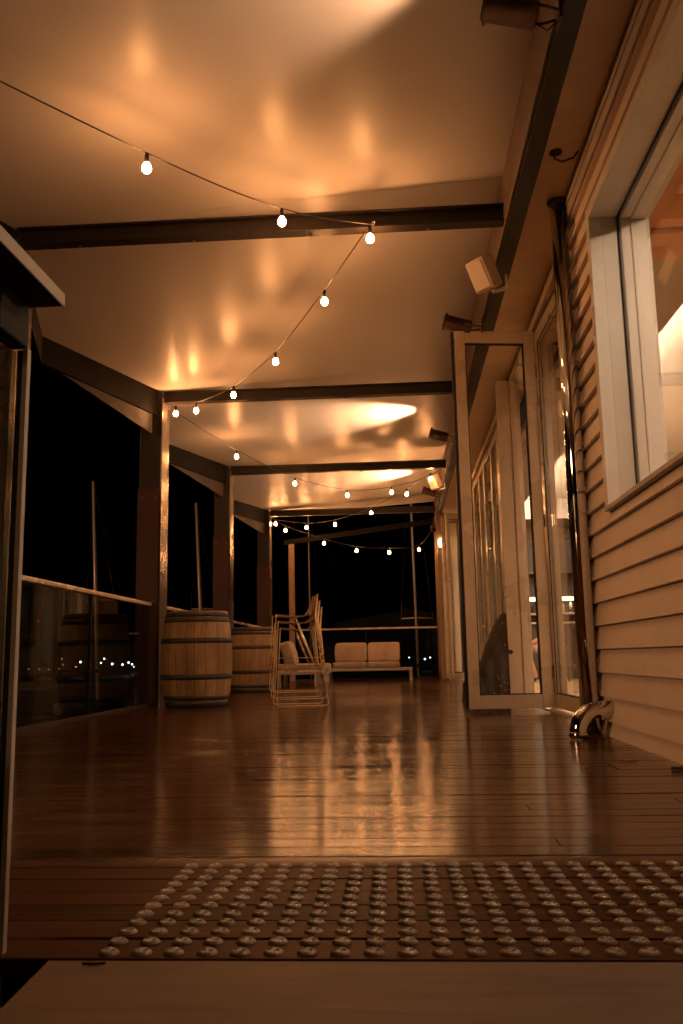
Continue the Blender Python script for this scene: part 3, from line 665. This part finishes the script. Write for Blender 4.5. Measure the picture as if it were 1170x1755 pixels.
# black heap behind the open door leaf
hp = MB(); nU, nV = 26, 18
top = [(.57, .19), (.64, .27), (.72, .36), (.80, .58), (.88, .74), (.96, .83), (1.06, .82)]
def hz(x):
    for (a, b_), (c, d) in zip(top, top[1:]):
        if x <= c: return b_+(d-b_)*(x-a)/(c-a)
    return top[-1][1]
rows = []
for i in range(nU):
    x = .57+.44*i/(nU-1); H_ = hz(x); row = []
    for j in range(nV):
        t = j/(nV-1); ang = math.pi*t
        yy = -math.cos(ang)*(.20+.10*(1-H_)); z = H_*math.sin(ang)**.55
        w_ = .018*math.sin(x*41+z*17)+.014*math.sin(z*33+x*9)
        row.append(hp.b.verts.new((x-.82+w_*.4, yy+w_, max(.002, z+w_*.6 if 0 < j < nV-1 else .002))))
    rows.append(row)
for a, b_ in zip(rows, rows[1:]):
    for j in range(nV-1): f = hp.b.faces.new((a[j], a[j+1], b_[j+1], b_[j])); f.smooth = True
hp.b.faces.new(rows[0]); hp.b.faces.new(list(reversed(rows[-1])))
tag(hp.build('cloth_heap', M_HEAP, None, (.82, 8.28, 0)), 'black cloth heap with pale specks behind the open glass door leaf', 'cloth heap')

# tactile studs set in the deck
NR, NC = 12, 27
M_STUDB = plain('stud_base_metal', (.34, .25, .18), .45, .2, .3, 60)
q = MB(); q.lathe([(.0158, .0), (.0155, .0013), (.0122, .0042), (.0114, .0046)], 20, cap=False); q.lathe([(.0114, .0046), (.0, .0047)], 20, cap=False)
nbase = len(q.b.faces)
for i in range(10):
    a = 2*math.pi*i/10
    vs = [q.b.verts.new((r*math.cos(a+d), r*math.sin(a+d), z)) for r, d, z in ((.003, 0, .0048), (.0122, -.17, .0042), (.0138, 0, .0026), (.0122, .17, .0042))]
    tp = q.b.verts.new((.0088*math.cos(a), .0088*math.sin(a), .0064))
    for k_ in range(4): q.b.faces.new((vs[k_], vs[(k_+1) % 4], tp))
st0 = q.build('tactile_stud', M_STUDB); st0.data.materials.append(M_STUDGLINT)  # ridges paler than the base, so star glints are put into the colour
for f in st0.data.polygons:
    if f.index >= nbase: f.material_index = 1
ORD = ['first', 'second', 'third', 'fourth', 'fifth', 'sixth', 'seventh', 'eighth', 'ninth', 'tenth', 'eleventh', 'twelfth', 'thirteenth', 'fourteenth', 'fifteenth', 'sixteenth', 'seventeenth', 'eighteenth', 'nineteenth', 'twentieth', 'twenty-first', 'twenty-second', 'twenty-third', 'twenty-fourth', 'twenty-fifth', 'twenty-sixth', 'twenty-seventh']
a_ = .0066; first = True
for j in range(NR):
    for i in range(NC):
        x = -.4525+.05*(i*math.cos(a_)-j*math.sin(a_)); yv = 1.384+.05*(i*math.sin(a_)+j*math.cos(a_))
        if x > .43+.19*j/11+.06: continue
        c = st0 if first else st0.copy()
        if not first: COL.objects.link(c)
        first = False
        c.location = (x+random.uniform(-.0009, .0009), yv+random.uniform(-.0009, .0009), .0004); c.rotation_euler = (random.uniform(-.03, .03), random.uniform(-.03, .03), random.uniform(-3, 3))
        tag(c, '%s metal stud from the left in the %s tactile row from the ramp' % (ORD[i], ORD[j]), 'tactile stud', 'metal tactile studs set in the deck')

# small debris on the deck
q = MB(); q.prism([(0, 0, .001), (.05, .008, .001), (.085, .004, .001), (.05, -.006, .001)], (0, 0, .003))
lf = q.build('dead_leaf', M_GUSSET, None, (.86, 3.7, .0)); lf.rotation_euler = (0, 0, .3); tag(lf, 'dry leaf lying on the deck near the weatherboard wall', 'leaf')
q = MB(); q.prism([(0, 0, .0), (.018, .006, .0), (.034, .003, .0), (.02, -.003, .0)], (0, 0, .003))
lf2 = q.build('dead_leaf', M_BAR, None, (-.475, 1.335, .0005)); tag(lf2, 'small dark leaf scrap near the left corner of the entry ramp', 'leaf')
q = MB(); q.prism([(0, 0, .0), (.05, .012, .0), (.11, .006, .0), (.06, -.01, .0)], (0, 0, .012))
lf3 = q.build('dead_leaf', M_BAR, None, (.98, 3.42, .001)); tag(lf3, 'larger dark curled leaf at the foot of the wall by the right edge', 'leaf')

# ================================================================== INTERIOR OBJECTS
bb = thing('back_bar', 'dark back bar shelving with a light strip seen through the glass doors', 'bar shelving', (2.0, 15.9, 0))
q = MB(); q.box((0, .0, 0), (4, .40, .95), .005); q.box((0, .30, .951), (4, .42, 2.45)); q.build('carcass', M_BAR, bb)
for z in (1.12, 1.45, 1.85): MB().box((.02, .0, z), (3.98, .298, z+.03), .003).build('shelf', M_BAR if z != 1.12 else M_RAIL, bb)
MB().box((.02, -.02, 1.36), (3.98, -.002, 1.43), .003).build('light_strip', M_STRIP, bb)
MB().box((-.01, -.08, .955), (4.01, .28, .985), .004).build('counter', M_RAIL, bb)
for i, (x, h_, cc) in enumerate(((.12, .26, M_FENCE), (.24, .2, M_SPK), (.36, .28, M_FENCE), (.9, .24, M_SPK), (1.05, .27, M_CHROME), (.2, .16, M_RAIL))):
    zb = 1.151 if i != 5 else 1.881
    b0 = thing('bottle', ['tall glass bottle', 'cream jar', 'tallest glass bottle', 'squat cream jar', 'steel shaker', 'pale canister'][i]+' on the back bar shelf', 'bottle', (2.0+x, 16.02, zb), 0, 'bottles and jars on the back bar')
    MB().lathe([(0, 0), (.036, 0), (.038, .01), (.038, h_*.6), (.014, h_*.75), (.014, h_)], 16).build('bottle_body', cc, b0)

# seated person inside
pr = thing('person', 'person in black top and grey shorts seated inside beyond the glass doors', 'person', (2.37, 14.3, 0))
def skin(name, verts, edges, mat, parent, sub=2):
    me = bpy.data.meshes.new(name); me.from_pydata([v[0] for v in verts], edges, []); me.materials.append(mat)
    o = bpy.data.objects.new(name, me); COL.objects.link(o); o.parent = parent
    md = o.modifiers.new('skin', 'SKIN'); md.use_smooth_shade = True
    for i, v in enumerate(verts):
        r = v[1]; me.skin_vertices[0].data[i].radius = r if hasattr(r, '__len__') else (r, r)
    me.skin_vertices[0].data[0].use_root = True
    s = o.modifiers.new('sub', 'SUBSURF'); s.levels = s.render_levels = sub; return o
V = [((0, 0, .52), (.15, .12)), ((.02, 0, .70), (.14, .11)), ((.0, 0, .92), (.16, .11)), ((-.01, 0, 1.02), (.11, .09)), ((-.02, 0, 1.10), .055), ((-.05, 0, 1.18), (.075, .085)), ((-.055, 0, 1.28), (.085, .095)), ((-.05, 0, 1.34), (.05, .06)),
     ((-.02, .09, .52), .085), ((-.42, .11, .53), .06), ((-.40, .11, .30), .052), ((-.36, .11, .09), .036), ((-.44, .12, .04), .032),
     ((-.02, -.09, .52), .085), ((-.40, -.12, .53), .06), ((-.34, -.11, .30), .052), ((-.26, -.11, .09), .036), ((-.34, -.12, .04), .032),
     ((-.01, .19, .98), .06), ((-.03, .24, .73), .045), ((-.24, .17, .62), .034), ((-.31, .15, .60), .03),
     ((-.01, -.19, .98), .06), ((-.03, -.24, .73), .045), ((-.24, -.17, .62), .034), ((-.31, -.15, .60), .03)]
Ed = [(0, 1), (1, 2), (2, 3), (3, 4), (4, 5), (5, 6), (6, 7), (0, 8), (8, 9), (9, 10), (10, 11), (11, 12), (0, 13), (13, 14), (14, 15), (15, 16), (16, 17), (3, 18), (18, 19), (19, 20), (20, 21), (3, 22), (22, 23), (23, 24), (24, 25)]
for hy in (.15, -.15):
    base = 21 if hy > 0 else 25
    for k in range(5):
        i0 = len(V); oy = (-.028+.018*k) if k < 4 else (.036 if hy < 0 else -.036)
        V.append(((-.345, hy+oy, .592 if k < 4 else .60), .010)); V.append(((-.385+.006*abs(k-1.5) if k < 4 else -.37, hy+oy*1.15, .578), .009)); V.append(((-.405+.006*abs(k-1.5) if k < 4 else -.385, hy+oy*1.15, .556), .008))
        Ed += [(base, i0), (i0, i0+1), (i0+1, i0+2)]
body = skin('body', V, Ed, M_SKIN, pr)
skin('shorts', [((0, 0, .53), (.17, .14)), ((0, 0, .62), (.165, .13)), ((-.02, .095, .525), .105), ((-.34, .115, .535), .09), ((-.02, -.095, .525), .105), ((-.32, -.12, .535), .09)], [(0, 1), (0, 2), (2, 3), (0, 4), (4, 5)], M_SHORTS, pr)
skin('shirt', [((.02, 0, .62), (.165, .135)), ((.02, 0, .75), (.16, .13)), ((0, 0, .93), (.18, .13)), ((-.01, 0, 1.04), (.10, .085)), ((-.01, .20, .98), .078), ((-.03, .24, .80), .06), ((-.01, -.20, .98), .078), ((-.03, -.24, .80), .06)], [(0, 1), (1, 2), (2, 3), (2, 4), (4, 5), (2, 6), (6, 7)], M_SHIRT, pr)
skin('hair', [((-.03, 0, 1.36), (.075, .085)), ((.01, 0, 1.30), (.075, .09)), ((.015, 0, 1.22), (.05, .07))], [(0, 1), (1, 2)], M_HAIR, pr)
for yy_, fx in ((.115, -.41), (-.115, -.31)):
    skin('shoe', [((fx+.05, yy_, .05), (.045, .05)), ((fx-.04, yy_, .04), (.042, .036)), ((fx-.13, yy_, .035), (.038, .028))], [(0, 1), (1, 2)], M_SHIRT, pr)
q = MB()
for s in (-1, 1): q.lathe([(0, .0), (.009, .003), (.009, .009), (0, .012)], 8, Matrix.Translation((-.14, s*.035, 1.255)))
q.prism([(-.135, -.014, 1.245), (-.135, .014, 1.245), (-.135, 0, 1.285)], (-.02, 0, -.01)); q.build('face', M_SKIN, pr)
ch = thing('cafe_chair', 'low dark chair under the seated person inside', 'chair', (2.42, 14.3, 0))
MB().box((-.20, -.22, .40), (.2, .22, .425), .008).build('seat', M_BAR, ch); MB().box((.18, -.2, .55), (.205, .2, .85), .008).build('backrest', M_BAR, ch)
for x in (-.18, .18):
    for y_ in (-.19, .19): MB().tube([(x, y_, 0), (x, y_, .40 if x < 0 else .56)], .012, 8).build('leg', M_BAR, ch)

# ================================================================== HARBOUR
def yacht(x, y, ztop, lean, label, spread=None, r=.056):
    o = thing('moored_yacht', label, 'yacht', (x, y, -2.0), 0, 'yachts moored beyond the terrace')
    q = MB(); secs = []
    for i in range(11):
        t = i/10; yy = -3.2+8.0*t; wd = 1.25*(1-max(0, (t-.35)/.65)**2.2)*(.75+.25*min(1, t*4))+.02
        secs.append([q.b.verts.new(p) for p in ((-wd, yy, 1.05+.25*t*t), (-wd*.85, yy, .35), (0, yy, -.35*(1-t*.6)), (wd*.85, yy, .35), (wd, yy, 1.05+.25*t*t))])
    for a, b_ in zip(secs, secs[1:]):
        for k in range(4): f = q.b.faces.new((a[k], a[k+1], b_[k+1], b_[k])); f.smooth = True
        q.b.faces.new((a[4], a[0], b_[0], b_[4]))
    q.b.faces.new(secs[0]); q.build('hull', M_HULL, o)
    MB().box((-.65, -1.6, 1.12), (.65, 1.3, 1.45), .12).build('cabin', M_HULL, o)
    zt = ztop+2.0; MB().tube([(0, 0, 1.4), (lean*.5, 0, zt*.5+.7), (lean, 0, zt)], [r, r, r*.8], 12).build('mast', M_MAST, o)
    MB().tube([(0, -.1, 2.2), (0, -3.0, 2.25)], .05, 8).build('boom', M_HULL, o)
    q = MB(); zs_ = (spread if spread else zt*.55)
    q.tube([(-.40, 0, zs_), (lean*.5, 0, zs_+.02), (.42, 0, zs_)], .018, 6); sp2 = q.build('spreader', M_MAST, o)
    q = MB()
    for s in (-1, 1): q.tube([(s*1.1, 0, 1.15), (s*.41, 0, zs_), (lean, 0, zt-.1)], .006, 5)
    q.tube([(0, 4.7, 1.3), (lean, 0, zt-.1)], .006, 5); q.build('stays', M_HULL, o); return o
def px_at(u, v, y): return back(u, v, yval=y)
a = px_at(168, 1195, 24); b = px_at(160, 825, 24); yacht(a[0], 24, b[2], b[0]-a[0], 'yacht with pale mast seen above the left glass balustrade')
a = px_at(350, 1120, 26); b = px_at(339, 862, 26); yacht(a[0], 26, b[2], b[0]-a[0]-.05, 'yacht whose leaning pale mast rises behind the nearest barrel')
a = px_at(533, 1120, 30); yacht(a[0], 30, 7.5, -.05, 'yacht whose thin mast rises behind the stacked stools', 8.6, .028)
a = px_at(718, 1168, 23); b = px_at(705, 880, 23); yacht(a[0], 23, b[2]+2.4, (b[0]-a[0])*1.5, 'yacht with cross spreader on its mast right of the loveseat', 2.0+px_at(712, 1060, 23)[2], .036)

def shore_lamp(u, v, mat, rad, label, Y=150):
    p = px_at(u, v, Y); o = thing('shore_lamp', label, 'shore lamp', (p[0], Y, -2.0), 0, 'lamps along the far shore')
    h_ = p[2]+2.0
    MB().tube([(0, 0, 0), (0, 0, h_-rad*.8)], .05, 5).build('lamp_post', M_BLACK, o)
    MB().lathe([(0, h_-rad), (rad*.7, h_-rad*.7), (rad, h_), (rad*.7, h_+rad*.7), (0, h_+rad)], 10, cap=False).build('globe', mat, o)
NUM = ['first', 'second', 'third', 'fourth', 'fifth', 'sixth', 'seventh', 'eighth', 'ninth', 'tenth']
wl_ = [(137.7, 1134.7, .17), (152.8, 1135, .17), (172.7, 1136, .13), (178.4, 1129, .15), (192, 1138, .2), (209.8, 1139, .18), (220, 1135.5, .2), (226, 1138.5, .16), (229.5, 1143, .12)]
for i, (u, v, r) in enumerate(wl_): shore_lamp(u, v, M_SHOREW, r, '%s white shore light from the left behind the left balustrade' % NUM[i], 150+i*2)
ol_ = [(48.7, 1147, .09), (66.7, 1147, .09), (82.7, 1147, .09), (101, 1146, .09), (105.7, 1129, .11), (108, 1139, .09), (129.6, 1143, .13)]
for i, (u, v, r) in enumerate(ol_): shore_lamp(u, v, M_SHOREO, r, '%s dim amber shore light from the left behind the left balustrade' % NUM[i], 140+i*2)
shore_lamp(64.7, 1064, M_SHORER, .12, 'single reddish beacon high behind the left balustrade', 170)
for i, (u, v, r) in enumerate([(701, 1127, .10), (728, 1129.5, .15), (737, 1127, .12)]): shore_lamp(u, v, M_SHOREW, r, '%s white shore light from the left beyond the far rail' % NUM[i], 152+i*2)
